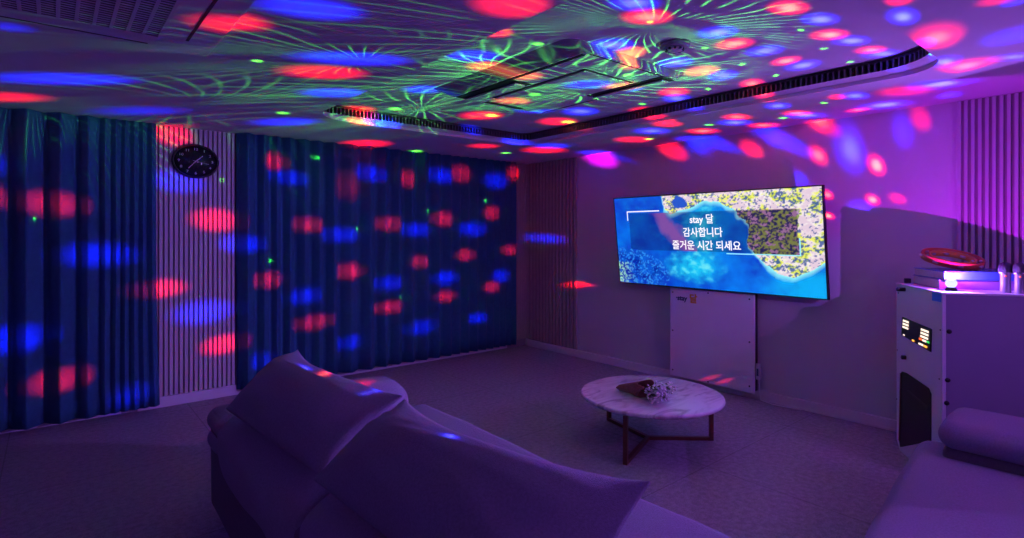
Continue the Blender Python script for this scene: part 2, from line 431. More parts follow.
# the picture
def lerp(a, b, t): return a+(b-a)*max(0, min(1, t))
def mixc(a, b, t): t = max(0, min(1, t)); return tuple(x+(y-x)*t for x, y in zip(a, b))
def fb(x, y, s, o=4): return fractal(Vector((x*s, y*s, 3.3)), 1.0, 2.0, o)
def seg_y(pts, x):
    for (x0, y0), (x1, y1) in zip(pts, pts[1:]):
        if x0 <= x <= x1: return y0+(y1-y0)*(x-x0)/(x1-x0)
    return pts[0][1] if x < pts[0][0] else pts[-1][1]
def picture(u, v):
    A = 2.3; x = u*A
    n1 = fb(x, v, 4.0); n2 = fb(x*.7+5, v, 15, 4); n3 = fb(x*.8+9, v, 50, 3)
    # coast: land lies above `top` on the upper strip, and right of the inlet; its lower shore slants
    uu = u+.02*n1; vv = v+.03*n1
    upper = seg_y([(.0, 1.4), (.27, 1.15), (.30, .86), (.34, .80), (.42, .84), (.50, .90), (.60, .91), (.655, .84), (.70, .66), (.705, .48), (.735, .33), (.81, .21), (.88, .18), (.94, .24), (1.0, .34)], uu)
    dl = vv-upper                       # >0 on land
    haze = seg_y([(0, 2), (.25, 1.0), (.30, .70), (.34, .40), (.5, .33), (.6, .30), (.62, .30), (.8, .15), (1, .3)], uu)
    deep = (.002, .05, .62); mid = (.0, .15, .80); cyan = (.01, .60, .95)
    c = mixc(deep, mid, .5+n1*.9)
    # shallow inlet
    sh = max(0, 1-((u-.50)/.12)**2-((v-.62)/.38)**2); sh = max(sh, 1-((u-.44)/.17)**2-((v-.24)/.20)**2)
    c = mixc(c, cyan, sh*.85+.5*n2*(.3+sh))
    c = mixc(c, (.15, .80, .95), max(0, n2-.2)*1.6*sh)
    # dark weedy lower left
    wl = max(0, 1-(u/.32)**2-((v-.12)/.32)**2)
    c = mixc(c, (.0, .02, .42), wl*(.9+n2*2.0))
    if wl > .1 and n3 > .10: c = mixc(c, (.03, .26, .80), min(1, (n3-.10)*4))
    if u < .10 and v < .25 and n3 > .0: c = mixc(c, (.45, .85, .45), min(1, n3*5)*(1-u/.10))
    c = mixc(c, (.0, .24, .90), .6*max(0, min(1, (u-.5)/.1))*(.5+n1))
    c = mixc(c, (.0, .50, .95), .75*max(0, min(1, (u-.76+.1*n1)/.14))*max(0, min(1, (.30-v)/.12)))
    if dl > -.05:                       # bright surf line
        c = mixc(c, (.30, .95, 1.0), (dl+.05)/.05)
    if dl > 0:
        rock = mixc((.80, .62, .74), (1, .95, .92), n2*1.5+n3+.5)
        veg = mixc((.30, .46, .02), (.92, .92, .16), n3*1.6+n1*.8+.5)
        g = n2*1.5+n3*.7+.5*n1 + (.10 if u > .9 else 0) + (.22 if (.34 < u < .48) else 0)
        c = mixc(rock, veg, (g-.04)*3.2)
        if n3-n2*.5 < -.24: c = mixc(c, (.03, .10, .35), .9)
        if (u-.385)**2*9+(v-.91)**2*3 < .012+.01*n2: c = (.02, .10, .62)
    # wooded patch right of the inlet (inside the caption box)
    if .64 < uu < .905 and v < .80 and v > .385 and dl > .0:
        c = mixc((.16, .15, .12), (.30, .42, .10), n3*3+.4)
        if n2 > .10: c = mixc(c, (.50, .30, .55), (n2-.10)*6)
        if n3 < -.12: c = mixc(c, (.01, .02, .16), .9)
    # left part of the box shows a rosy slope
    bx0, bx1, b0, b1 = .090, .900, .392+.01*(1-u), .808
    if bx0 < u < bx1 and b0 < v < b1:
        if .20 < u < .46:
            q_ = u+.35*(v-.62)+.04*n1; k = max(0, min(1, (q_-.26)/.05))*max(0, min(1, (.40-q_)/.03))
            c = mixc(c, (.42, .16, .62), k*.8)
        c = tuple(q*.62 for q in c); c = (c[0], c[1]*.78, c[2]*.9)
    return c
NU, NV = 330, 148
bm = bmesh.new(); cols = []
grid = []
for j in range(NV+1):
    row = []
    for i in range(NU+1):
        u = .0045+(1-.009)*i/NU; v_ = .010+(1-.02)*j/NV
        row.append(bm.verts.new(tvp(u, v_, .002))); cols.append(picture(u, v_))
    grid.append(row)
for j in range(NV):
    for i in range(NU):
        bm.faces.new((grid[j][i], grid[j][i+1], grid[j+1][i+1], grid[j+1][i]))
M_scr = bpy.data.materials.new('screen_picture'); M_scr.use_nodes = True
nt = M_scr.node_tree; b = nt.nodes['Principled BSDF']; at = nt.nodes.new('ShaderNodeAttribute'); at.attribute_name = 'picture'
b.inputs['Base Color'].default_value = (.01, .01, .01, 1); b.inputs['Roughness'].default_value = .35
nt.links.new(at.outputs['Color'], b.inputs['Emission Color']); b.inputs['Emission Strength'].default_value = 1.0
scr = obj('screen', bm, M_scr, tv)
ca = scr.data.color_attributes.new('picture', 'FLOAT_COLOR', 'POINT')
ca.data.foreach_set('color', [x for c in cols for x in (*c, 1)])
def Mtv(u, v, d=.004):
    p = tvp(u, v, d)
    m = Matrix((( Un.x, Vn.x, N.x, p.x), (Un.y, Vn.y, N.y, p.y), (Un.z, Vn.z, N.z, p.z), (0, 0, 0, 1)))
    return m
for (s, u, v_, z) in (('stay 달', .490, .725, .082), ('감사합니다', .490, .590, .082), ('즐거운 시간 되세요', .500, .455, .082)):
    text_mesh('caption_text', s, z, Mtv(u, v_) @ Matrix.Diagonal((1.0, 1.08, 1, 1)), M_text, tv, bold=.0010)
def bar(u0, u1, v0, v1, m, name='caption_bracket'):
    bm = bmesh.new(); prism(bm, [tvp(u0, v0, .0035), tvp(u1, v0, .0035), tvp(u1, v1, .0035), tvp(u0, v1, .0035)], N*.0008); return bm
bm = bar(.080, .272, .826, .838, M_text); prism(bm, [tvp(.080, .73, .0035), tvp(.0845, .73, .0035), tvp(.0845, .826, .0035), tvp(.080, .826, .0035)], N*.0008)
obj('caption_bracket', bm, M_text, tv)
bm = bar(.60, .910, .378, .388, M_line); prism(bm, [tvp(.905, .388, .0035), tvp(.910, .388, .0035), tvp(.910, .54, .0035), tvp(.905, .54, .0035)], N*.0008)
obj('caption_bracket', bm, M_line, tv)

# ---------------------------------------------------------------- white cover board under the television
bt = thing('cover_board', 'white board with small logo covering the cable box below the television', 'board', (4.40, 2.59, .05))
Y0, Y1 = 2.19, 2.985
bm = bmesh.new(); box(bm, 4.375, 4.395, Y0, Y1, .055, .862); obj('front_board', bm, M_panel, bt, bev=.004)
bm = bmesh.new(); box(bm, 4.396, XW-.03, Y0+.0, Y1-.03, .075, .95); obj('cable_box', bm, M_black, bt)
for y, z in ((Y0+.04, .82), (Y0+.04, .47), (Y0+.04, .11), (Y1-.03, .82), (Y1-.03, .47), (Y1-.03, .11), (2.6, .84), (2.6, .07)):
    bm = bmesh.new(); lathe(bm, [(0, 0), (.007, 0), (.007, .003), (0, .004)], (0, 0, 0), 10, M=Matrix.Translation((4.375, y, z)) @ Matrix.Rotation(-PI/2, 4, 'Y'))
    obj('screw', bm, M_dark, bt)
Mb = Matrix(((0, 0, -1, 4.3745), (-1, 0, 0, 2.92), (0, 1, 0, .785), (0, 0, 0, 1)))
Mlog = Matrix(((0, 0, -1, 4.3745), (-1, 0, 0, 2.865), (0, 1, 0, .772), (0, 0, 0, 1)))
text_mesh('logo', '·stay', .062, Mlog, M_navy, bt, bold=.002)
text_mesh('logo', '달', .085, Matrix(((0, 0, -1, 4.3745), (-1, 0, 0, 2.745), (0, 1, 0, .772), (0, 0, 0, 1))), M_yel, bt, bold=.003)
s = thing('power_adapter', 'small white power adapter with cord at the lower right edge of the white board', 'adapter', (4.415, 2.175, .17))
bm = bmesh.new(); box(bm, 4.398, 4.43, 2.160, 2.1885, .17, .30); obj('adapter_body', bm, M_white, s, bev=.004)
bm = bmesh.new(); box(bm, 4.3965, 4.399, 2.166, 2.182, .20, .26); obj('adapter_label', bm, M_navy, s)
bm = bmesh.new(); tube(bm, [(4.414, 2.168, .169), (4.412, 2.165, .08), (4.40, 2.15, .012), (4.38, 2.05, .0065), (4.39, 1.95, .0065), (4.41, 1.84, .0065)], .005, 8)
obj('power_cord', bm, M_white, s, True)

# ---------------------------------------------------------------- air conditioners
def vane(bm, x0, x1, y0, y1, z): box(bm, x0, x1, y0, y1, z, z+.012)
ac = thing('ceiling_air_conditioner', 'white four way cassette air conditioner in the raised ceiling with open side vanes', 'air conditioner', (2.4, 2.55, ZT))
x0, x1, y0, y1 = 1.92, 2.90, 1.87, 3.13; zb = 2.262
bm = bmesh.new()
o_ = [(x, y, ZT) for x, y in rrect(x0, x1, y0, y1, (.07, .03, .03, .03), 5)]
i_ = [(x, y, zb) for x, y in rrect(x0+.13, x1-.06, y0+.01, y1-.05, (.07, .03, .03, .03), 5)]
ov = [bm.verts.new(p) for p in o_]; iv = [bm.verts.new(p) for p in i_]
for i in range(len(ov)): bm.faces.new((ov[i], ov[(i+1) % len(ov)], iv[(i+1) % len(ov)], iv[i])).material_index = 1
bm.faces.new(iv[::-1])
obj('frame', bm, [M_acw, M_acs], ac)
bm = bmesh.new(); box(bm, 2.27, 2.66, 2.10, 2.90, zb-.010, zb+.001); obj('intake_grille', bm, M_acw, ac, bev=.003)
bm = bmesh.new()
for (a0, a1, b0_, b1_) in ((2.255, 2.675, 2.085, 2.10), (2.255, 2.675, 2.90, 2.915), (2.255, 2.27, 2.085, 2.915), (2.66, 2.675, 2.085, 2.915)): box(bm, a0, a1, b0_, b1_, zb-.003, zb+.001)
for (a0, a1, b0_, b1_) in ((2.060, 2.235, 2.50, 3.06), (2.70, 2.82, 1.90, 2.48), (2.075, 2.083, 1.92, 2.50), (2.30, 2.62, 3.02, 3.06), (2.09, 2.80, 1.893, 1.899), (2.822, 2.828, 1.90, 3.04), (2.060, 2.066, 1.92, 3.05)): box(bm, a0, a1, b0_, b1_, zb-.003, zb+.001)
obj('air_outlet', bm, M_black, ac)
for (a0, a1, b0_, b1_) in ((2.12, 2.20, 2.52, 3.04), (2.735, 2.80, 1.92, 2.46)):
    bm = bmesh.new(); box(bm, a0, a1, b0_, b1_, zb-.018, zb-.008); obj('vane', bm, M_acw, ac, bev=.003)

ac = thing('ceiling_air_conditioner', 'grilled ceiling air conditioner on the lower ceiling over the left curtain', 'air conditioner', (.1, 2.3, ZC))
x1, y1 = .560, 2.915; x0, y0 = -.62, 1.75
bm = bmesh.new(); box(bm, x0, x1, y0, y1, ZC-.018, ZC-.0005); obj('frame', bm, M_acw, ac, bev=.006)
bm = bmesh.new()
box(bm, .440, .452, 2.05, 2.72, ZC-.0195, ZC-.017); box(bm, -.4, .32, 2.862, 2.869, ZC-.0195, ZC-.017); box(bm, -.50, -.488, 2.05, 2.62, ZC-.0195, ZC-.017)
obj('air_outlet', bm, M_black, ac)
bm = bmesh.new(); gx0, gx1, gy0, gy1 = -.42, .345, 1.95, 2.735
box(bm, gx0, gx1, gy0, gy1, ZC-.021, ZC-.017, mi=1)
k = gx0
n = 0
for i in range(15):
    xx = gx0+(gx1-gx0)*i/14; box(bm, xx-.006, xx+.006, gy0, gy1, ZC-.0235, ZC-.018)
for i in range(31):
    yy = gy0+(gy1-gy0)*i/30; box(bm, gx0, gx1, yy-.0045, yy+.0045, ZC-.0225, ZC-.021)
obj('intake_grille', bm, [mat('grille_plastic', (.6, .55, .65), .5, noise=(20, .1)), M_black], ac)

t = thing('smoke_detector', 'round white smoke detector on the raised ceiling', 'smoke detector', (2.40, 1.61, ZT))
bm = bmesh.new(); lathe(bm, [(0, 0), (.075, 0), (.075, -.014), (.06, -.022), (.0, -.024)][::-1], (2.40, 1.61, ZT), 32); obj('base_plate', bm, M_acs, t, True)
bm = bmesh.new(); lathe(bm, [(0, -.022), (.045, -.022), (.042, -.032), (.030, -.037), (0, -.038)][::-1], (2.40, 1.61, ZT), 32); obj('sensor_cap', bm, M_acw, t, True)
bm = bmesh.new()
for k in range(10):
    a = 2*PI*k/10; box(bm, .034, .046, -.006, .006, -.035, -.026, M=Matrix.Translation((2.40, 1.61, ZT)) @ Matrix.Rotation(a, 4, 'Z'))
obj('sensor_slots', bm, M_black, t)

# ---------------------------------------------------------------- coffee table
TC = Vector((3.012, 2.200, 0)); TR_ = .456
ct = thing('coffee_table', 'round marble coffee table on three brown metal legs', 'table', TC)
bm = bmesh.new(); lathe(bm, [(0, .285), (TR_-.014, .285), (TR_-.003, .292), (TR_, .301), (TR_-.004, .310), (TR_-.014, .314), (0, .314)], TC, 96); obj('tabletop', bm, M_marble, ct, True)
hub = on_z(648, 437.5, .012); hub.z = 0
for (px, py) in ((625, 465), (713, 440), (608, 420)):
    e = on_z(px, py, 0); d = (e-hub); L = d.length; an = math.atan2(d.y, d.x)
    M = Matrix.Translation(hub) @ Matrix.Rotation(an, 4, 'Z')
    bm = bmesh.new(); w = .0125
    prism(bm, [M @ Vector(p) for p in ((0, -w, .0), (L, -w, .0), (L, -w, .286), (L-.024, -w, .286), (L-.024, -w, .022), (0, -w, .022))], (M.to_3x3() @ Vector((0, 2*w, 0))))
    bmesh.ops.recalc_face_normals(bm, faces=bm.faces[:])
    obj('leg', bm, M_copper, ct)
# bouquet
tip = on_z(617.5, 387.5, .335); mouth = on_z(646, 388.5, .375); mouth.z = .372
bq = thing('bouquet', 'small bunch of white blossoms in a brown woven paper cone on the marble table', 'flowers', (mouth.x, mouth.y, .315))
ax = (mouth-tip); Lc = ax.length; ax.normalize(); q = ax.to_track_quat('Z', 'Y').to_matrix().to_4x4(); Mq = Matrix.Translation(tip) @ q
bm = bmesh.new(); prof = [(.004, -.01), (.020, .02), (.036, Lc*.5), (.054, Lc*.85), (.060, Lc), (.056, Lc), (.032, Lc*.5), (.010, .02)]
lathe(bm, prof, (0, 0, 0), 28, M=Mq)
for v_ in bm.verts:                      # flare of the rim and the flap
    l = (v_.co-tip).dot(ax)
    if l > Lc*.8: v_.co += ax*.035*math.sin(3*math.atan2((v_.co-mouth).z, (v_.co-mouth).dot(ax.orthogonal())))
    v_.co.z = max(v_.co.z, .3155)
obj('paper_cone', bm, M_cone, bq, True)
side = ax.cross(Vector((0, 0, 1))).normalized()
bm = bmesh.new(); heads = []
tocam = Vector((-.64, -.77, 0))
for k in range(70):
    a = random.uniform(-1, 1); bb = random.uniform(-1, 1); l = random.uniform(.05, .135)
    e = mouth+ax*l+side*a*.075+tocam*random.uniform(-.02, .09)+Vector((0, 0, 1))*(bb*.045-.005); e.z = max(.325, e.z)
    m_ = mouth+ax*l*.45+side*a*.04+Vector((0, 0, bb*.015))
    tube(bm, [tip+ax*Lc*.5+side*a*.01, m_, e], .0016, 5); heads.append(e)
    for q_ in range(2):
        e2 = e+Vector((random.uniform(-.03, .03), random.uniform(-.03, .03), random.uniform(-.01, .025))); e2.z = max(.322, e2.z)
        tube(bm, [m_, e2], .0012, 4); heads.append(e2)
obj('stems', bm, M_green, bq, True)
bm = bmesh.new()
for h in heads:
    for q_ in range(2):
        c = h+Vector([random.uniform(-.006, .006) for _ in range(3)]); c.z = max(c.z, .323)
        bmesh.ops.create_icosphere(bm, subdivisions=1, radius=random.uniform(.006, .010), matrix=Matrix.Translation(c) @ Matrix.Diagonal((1, 1, .7, 1)))
o = obj('blossoms', bm, M_flower, bq, True); o['kind'] = 'stuff'
bm = bmesh.new()
for k in range(9):
    a = random.uniform(-1, 1); p = mouth+ax*random.uniform(.02, .06)+side*a*.05+Vector((0, 0, random.uniform(-.02, .03)))
    d = (ax+side*a+Vector((0, 0, random.uniform(-.2, .5)))).normalized(); s_ = d.cross(Vector((0, 0, 1))).normalized()*.008
    p.z = max(p.z, .325)
    a_ = [bm.verts.new(x) for x in (p, p+d*.02+s_, p+d*.05, p+d*.02-s_)]; f = bm.faces.new(a_)
bmesh.ops.solidify(bm, geom=bm.faces[:], thickness=.001)
obj('leaves', bm, M_green, bq)

# ---------------------------------------------------------------- main sofa (seen from behind)
sf = thing('sofa', 'long grey fabric sofa seen from behind, facing the television', 'sofa', (1.1, 1.75, 0))
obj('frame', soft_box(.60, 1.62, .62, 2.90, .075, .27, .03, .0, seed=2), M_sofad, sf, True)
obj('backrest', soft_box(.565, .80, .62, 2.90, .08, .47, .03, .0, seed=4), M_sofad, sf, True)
for x in (.64, 1.56):
    for y in (.70, 2.83):
        bm = bmesh.new(); lathe(bm, [(0, 0), (.018, 0), (.026, .08), (0, .08)], (x, y, 0), 14); obj('leg', bm, M_black, sf, True)
obj('seat_cushion', soft_box(.78, 1.68, 1.655, 2.80, .25, .385, .062, .020, seed=6), M_sofa, sf, True)
obj('seat_cushion', soft_box(.78, 1.70, .62, 1.645, .25, .385, .062, .020, seed=8), M_sofa, sf, True)
# low padded arm at the far end
obj('armrest', soft_box(.80, 1.60, 2.80, 3.13, .09, .50, .12, .03, seed=9), M_sofa, sf, True)
# draped back cushions bulging over the frame
def back_cushion(y0, y1, seed, ztop=.615, zlow=.30):
    bm = bmesh.new(); n, m = 26, 30
    prof = [(.90, .38), (.92, .52), (.90, .64), (.82, .655), (.70, .60), (.605, .55), (.55, .50), (.535, .45), (.545, .37), (.56, .31), (.585, .285), (.60, .33), (.62, .42)]
    # smooth closed-ish profile by Catmull-Rom
    P = [Vector((a, 0, b)) for a, b in prof]; sm = []
    for i in range(len(P)-1):
        p0, p1, p2, p3 = P[max(i-1, 0)], P[i], P[i+1], P[min(i+2, len(P)-1)]
        for k in range(4):
            t_ = k/4; sm.append(.5*((2*p1)+(-p0+p2)*t_+(2*p0-5*p1+4*p2-p3)*t_**2+(-p0+3*p1-3*p2+p3)*t_**3))
    sm.append(P[-1]); cen = Vector((.69, 0, .45))
    rows = []
    for i in range(n+1):
        s_ = -math.cos(PI*i/n); y = (y0+y1)/2+(y1-y0)/2*s_
        k = max(0, 1-abs(s_)**6)**.5
        row = []
        for j, p in enumerate(sm):
            g = .72+.28*k
            q = cen+(p-cen)*g
            q = Vector((q.x, y, q.z))
            q += (p-cen).normalized()*pnoise(Vector((y*3+seed, j*.12, seed)))*.018*k
            row.append(bm.verts.new(q))
        rows.append(row)
    for i in range(n):
        for j in range(len(sm)-1): bm.faces.new((rows[i][j], rows[i+1][j], rows[i+1][j+1], rows[i][j+1]))
        bm.faces.new((rows[i][-1], rows[i+1][-1], rows[i+1][0], rows[i][0]))
    bm.faces.new(rows[0]); bm.faces.new(rows[-1][::-1])
    bmesh.ops.recalc_face_normals(bm, faces=bm.faces[:])
    return bm
obj('back_cushion', back_cushion(1.70, 2.72, 3), M_sofa, sf, True)
obj('back_cushion', back_cushion(.62, 1.68, 11), M_sofa, sf, True)
# rolled ends of the upholstery at the far end
bm = soft_box(.55, .82, 2.66, 2.905, .44, .545, .05, .01, seed=12); obj('end_bolster', bm, M_sofa, sf, True)
bm = soft_box(.553, .80, 2.68, 2.90, .36, .455, .045, .01, seed=13); obj('end_bolster', bm, M_sofa, sf, True)
G = 'loose pillows on the sofa back'
def pillow(label, bl_, br2, tr2, tl2, seed, th, bows):
    o = obj('sofa_pillow', loft(bl_, br2, tr2, tl2, th, 34, .05, 2.0, .004, under=.15, bows=bows, pw=.62, seed=seed), M_sofa, None, True)
    tag(o, label, 'pillow', G); return o
pillow('big grey pillow on the far end of the sofa back, nearer the curtains', on_z(226, 409, .61), on_z(321, 476, .60), on_z(402, 396, .79), on_z(298, 350, .80), 3, .30, (.0, .30))
pillow('big grey pillow in the foreground on the near half of the sofa back', on_z(317, 483, .605)+Vector((0, .03, 0)), Vector((.67, .66, .60)), on_z(650, 482, .80), on_z(408, 401, .805)+Vector((0, .02, 0)), 8, .32, (.0, .36))

# ---------------------------------------------------------------- second couch at the right
c2 = thing('couch', 'grey fabric couch at the right front with rounded seat, partly out of view', 'couch', (2.5, .1, 0))
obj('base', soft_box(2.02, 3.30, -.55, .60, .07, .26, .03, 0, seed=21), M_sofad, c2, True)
Mr = Matrix.Translation((2.6, .70, 0)) @ Matrix.Rotation(math.radians(6.5), 4, 'Z') @ Matrix.Translation((-2.6, -.70, 0))
obj('seat_cushion', soft_box(1.80, 3.24, -.45, .735, .22, .378, .078, .010, seed=22, M=Mr), M_sofa, c2, True)
for x in (2.1, 3.22):
    for y in (-.45, .5):
        bm = bmesh.new(); lathe(bm, [(0, 0), (.018, 0), (.026, .08), (0, .08)], (x, y, 0), 14); obj('leg', bm, M_black, c2, True)
Mr2 = Matrix.Translation((3.0, .66, 0)) @ Matrix.Rotation(math.radians(4), 4, 'Z') @ Matrix.Translation((-3.0, -.66, 0))
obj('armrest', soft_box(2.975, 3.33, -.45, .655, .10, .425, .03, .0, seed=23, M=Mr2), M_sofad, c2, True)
obj('arm_bolster', soft_box(2.955, 3.37, -.45, .670, .415, .532, .058, .01, seed=24, M=Mr2), M_sofa, c2, True)
obj('backrest', soft_box(1.85, 3.32, -.78, -.45, .10, .72, .1, .02, seed=25), M_sofa, c2, True)

# ---------------------------------------------------------------- karaoke machine
A0 = Vector((3.618, .794, 0)); A1 = Vector((4.115, 1.137, 0)); fdir = (A1-A0); FL = fdir.length; fdir.normalize()
gdir = Vector((fdir.y, -fdir.x, 0)); GD = .575; MH = 1.043
Mk = Matrix(((fdir.x, gdir.x, 0, A0.x), (fdir.y, gdir.y, 0, A0.y), (0, 0, 1, 0), (0, 0, 0, 1)))   # local x along the front, y into the depth
def K(f, g, z=0): return Mk @ Vector((f, g, z))
km = thing('karaoke_machine', 'tall grey karaoke cabinet with lit display standing by the right wall', 'karaoke machine', K(FL/2, GD/2, 0))
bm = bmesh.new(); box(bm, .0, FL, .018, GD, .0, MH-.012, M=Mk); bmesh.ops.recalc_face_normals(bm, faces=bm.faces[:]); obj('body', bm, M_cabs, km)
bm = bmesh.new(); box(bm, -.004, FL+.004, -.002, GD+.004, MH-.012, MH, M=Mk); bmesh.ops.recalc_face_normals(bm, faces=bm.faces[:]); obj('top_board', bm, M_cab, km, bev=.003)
# front board with chamfered foot
bm = bmesh.new(); pf = [(0.0, 0), (FL-.05, 0), (FL, .055), (FL, MH-.012), (0, MH-.012)]
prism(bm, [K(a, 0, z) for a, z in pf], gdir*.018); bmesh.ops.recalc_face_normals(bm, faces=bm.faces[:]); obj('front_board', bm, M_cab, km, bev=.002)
def onf(px, py):      # a point on the front face
    d = ray(px, py); n = gdir; t_ = (A0-CAM).dot(n)/d.dot(n); p = CAM+d*t_; return (p-A0).dot(fdir), p.z
def frontquad(pxs, th, back=0):
    bm = bmesh.new(); prism(bm, [K(*(lambda q: (q[0], -back, q[1]))(onf(*p))) for p in pxs], -gdir*th); bmesh.ops.recalc_face_normals(bm, faces=bm.faces[:]); return bm
dp = obj('display', frontquad([(903, 317), (932, 329), (931.5, 352), (902.5, 335)], .006), M_black, km)
def led(px, py, w, h, m, name='indicator_light'):
    f0, z0_ = onf(px, py); f1, z1_ = onf(px+w, py+w*.30)
    bm = bmesh.new(); hh = h*3.2/F
    prism(bm, [K(f0, -.006, z0_), K(f1, -.006, z0_), K(f1, -.006, z0_-hh), K(f0, -.006, z0_-hh)], -gdir*.003); bmesh.ops.recalc_face_normals(bm, faces=bm.faces[:])
    obj(name, bm, m, dp)
for r_ in range(3): led(904.5-.2*r_, 319.6+r_*3.1, 5.4, 1.9, M_ledw)
for r_ in range(3): led(922.6-.3*r_, 328.4+r_*3.3, 7.4, 1.9, M_ledw)
led(920.6, 337.6, 2.6, 1.8, M_ledr); led(924, 339.2, 3.6, 1.8, M_ledw); led(928.4, 340.8, 2.2, 1.8, M_ledg)
led(920.2, 342.6, 4.4, 1.8, M_ledw); led(925.4, 345.0, 3, 1.8, M_ledo)
led(913.6, 339.5, 1.8, 1.6, M_ledo); led(904.6, 334.2, 1.3, 1.2, M_ledw)
# speaker opening
bm = frontquad([(902.5, 371.5), (907, 373), (929, 388), (931.5, 394), (931.5, 441), (901, 447), (899.5, 440), (901, 374)], .004); obj('speaker_grille', bm, M_black, km)
bm = frontquad([(901.3, 373), (902.3, 373.5), (900.9, 441), (899.9, 440)], .008); obj('grille_edge', bm, M_copper, km)
bm = frontquad([(907, 390), (909, 390), (929, 407), (929, 410)], .006); obj('grille_badge', bm, M_dark, km)
def stud(name, px, py, r, m, l=.02):
    f0, z0_ = onf(px, py); M = Mk @ Matrix.Translation((f0, 0, z0_)) @ Matrix.Rotation(PI/2, 4, 'X')
    bm = bmesh.new(); lathe(bm, [(0, 0), (r, 0), (r, l), (r*.7, l*1.15), (0, l*1.15)], (0, 0, 0), 16, M=M); return obj(name, bm, m, km, True)
stud('lock_knob', 905, 289.5, .012, M_black, .04)
stud('control_knob', 905.6, 357.5, .013, M_black)
for (px, py) in ((898.5, 293), (897.5, 350), (940.5, 330), (939.5, 379), (897, 399)): stud('screw', px, py, .004, M_dark, .003)
def onside(px, py):
    d = ray(px, py); t_ = (A0-CAM).dot(fdir)/d.dot(fdir); p = CAM+d*t_; return (p-A0).dot(gdir), p.z
for (px, py) in ((949, 331.5), (947.5, 380), (946.5, 403)):
    g_, z_ = onside(px, py); M = Mk @ Matrix.Translation((0, g_, z_)) @ Matrix.Rotation(-PI/2, 4, 'Y')
    bm = bmesh.new(); lathe(bm, [(0, 0), (.012, 0), (.012, .004), (0, .006)], (0, 0, 0), 16, M=M); obj('side_bolt', bm, M_black, km, True)
bm = frontquad([(932.5, 291.5), (941.6, 293.8), (941.4, 302.2), (932.3, 300.5)], .002); o = obj('sticker', bm, M_tape, km)

# stack of song books with tambourines, microphones, disco light on the cabinet
def kbook(name, label, f0, f1, g0, g1, z0_, z1_, rot, m, grp):
    Mb_ = Mk @ Matrix.Translation(((f0+f1)/2, (g0+g1)/2, z0_)) @ Matrix.Rotation(rot, 4, 'Z'); a_, b_ = (f1-f0)/2, (g1-g0)/2; h = z1_-z0_
    t_ = thing(name, label, 'book', Mb_.translation, grp)
    bm = bmesh.new()
    box(bm, -a_, a_, -b_, b_, 0, .004, M=Mb_); box(bm, -a_, a_, -b_, b_, h-.004, h, M=Mb_); box(bm, -a_, -a_+.005, -b_, b_, .004, h-.004, M=Mb_)
    bmesh.ops.recalc_face_normals(bm, faces=bm.faces[:]); obj('cover', bm, m, t_, bev=.0015)
    bm = bmesh.new(); box(bm, -a_+.005, a_-.006, -b_+.005, b_-.005, .004, h-.004, M=Mb_); bmesh.ops.recalc_face_normals(bm, faces=bm.faces[:]); obj('pages', bm, M_page, t_)
G2 = 'song books stacked on the cabinet'
kbook('song_book', 'thick violet song book at the bottom of the stack on the cabinet', .205, .575, .075, .50, MH+.0005, MH+.053, .02, M_book2, G2)
kbook('song_book', 'blue song book on top of the stack, under the tambourines', .190, .560, .080, .52, MH+.054, MH+.101, -.03, M_book, G2)
def tambourine(label, c, R_, tilt, yaw, m):
    t_ = thing('tambourine', label, 'tambourine', c, 'tambourines on the song books')
    M = Matrix.Translation(c) @ Matrix.Rotation(yaw, 4, 'Z') @ Matrix.Rotation(tilt, 4, 'X')
    bm = bmesh.new(); lathe(bm, [(R_-.007, -.018), (R_, -.018), (R_, .018), (R_-.007, .018), (R_-.007, -.018)], (0, 0, 0), 48, M=M); obj('rim', bm, m, t_, True)
    for k in range(8):
        a = 2*PI*(k+.5)/8
        Mj = M @ Matrix.Rotation(a, 4, 'Z') @ Matrix.Translation((R_-.004, 0, 0))
        bm = bmesh.new(); lathe(bm, [(0, -.007), (.017, -.004), (.017, -.0025), (0, -.002), (0, .002), (.017, .0025), (.017, .004), (0, .007)], (0, 0, 0), 14, M=Mj); obj('jingle', bm, M_silver, t_, True)
tc_ = on_z(943, 272, MH+.093)
pz = MH+.101
tambourine('red tambourine leaning over the others on the song books', K(.405, .215, pz+.064), .150, math.radians(17), math.radians(-39.7), M_ring)
tambourine('small orange tambourine inside the red one on the song books', K(.405, .215, pz+.060), .112, math.radians(17), math.radians(-39.7), M_ring2)
bm = bmesh.new(); box(bm, .585, .605, .04, .075, MH, MH+.03, M=Mk)
bmesh.ops.recalc_face_normals(bm, faces=bm.faces[:]); tag(obj('receiver_box', bm, M_black, None, bev=.004), 'tiny black box on the far front corner of the cabinet top', 'box')
def mic(px, py, label):
    p = on_z(px, py, MH); t_ = thing('microphone', label, 'microphone', (p.x, p.y, MH), 'microphones standing on the cabinet')
    bm = bmesh.new(); lathe(bm, [(0, 0), (.024, 0), (.024, .004), (.022, .05), (.023, .095), (.026, .103), (0, .103)], (p.x, p.y, MH), 24); obj('body', bm, M_micb, t_, True)
    bm = bmesh.new(); lathe(bm, [(.026, .100), (.030, .112), (.031, .128), (.029, .141), (.023, .153), (.012, .159), (0, .161)], (p.x, p.y, MH), 24); obj('grille', bm, M_mich, t_, True)
    bm = bmesh.new(); lathe(bm, [(.0255, .098), (.0285, .101), (.0285, .108), (.026, .112)], (p.x, p.y, MH), 24); obj('collar', bm, M_silver, t_, True)
    d = (Vector((0, 0, 0))-Vector((p.x, p.y, 0))).normalized()
    bm = bmesh.new(); bmesh.ops.create_icosphere(bm, subdivisions=1, radius=.005, matrix=Matrix.Translation((p.x+d.x*.0235, p.y+d.y*.0235, MH+.088))); obj('status_light', bm, M_ledr, t_)
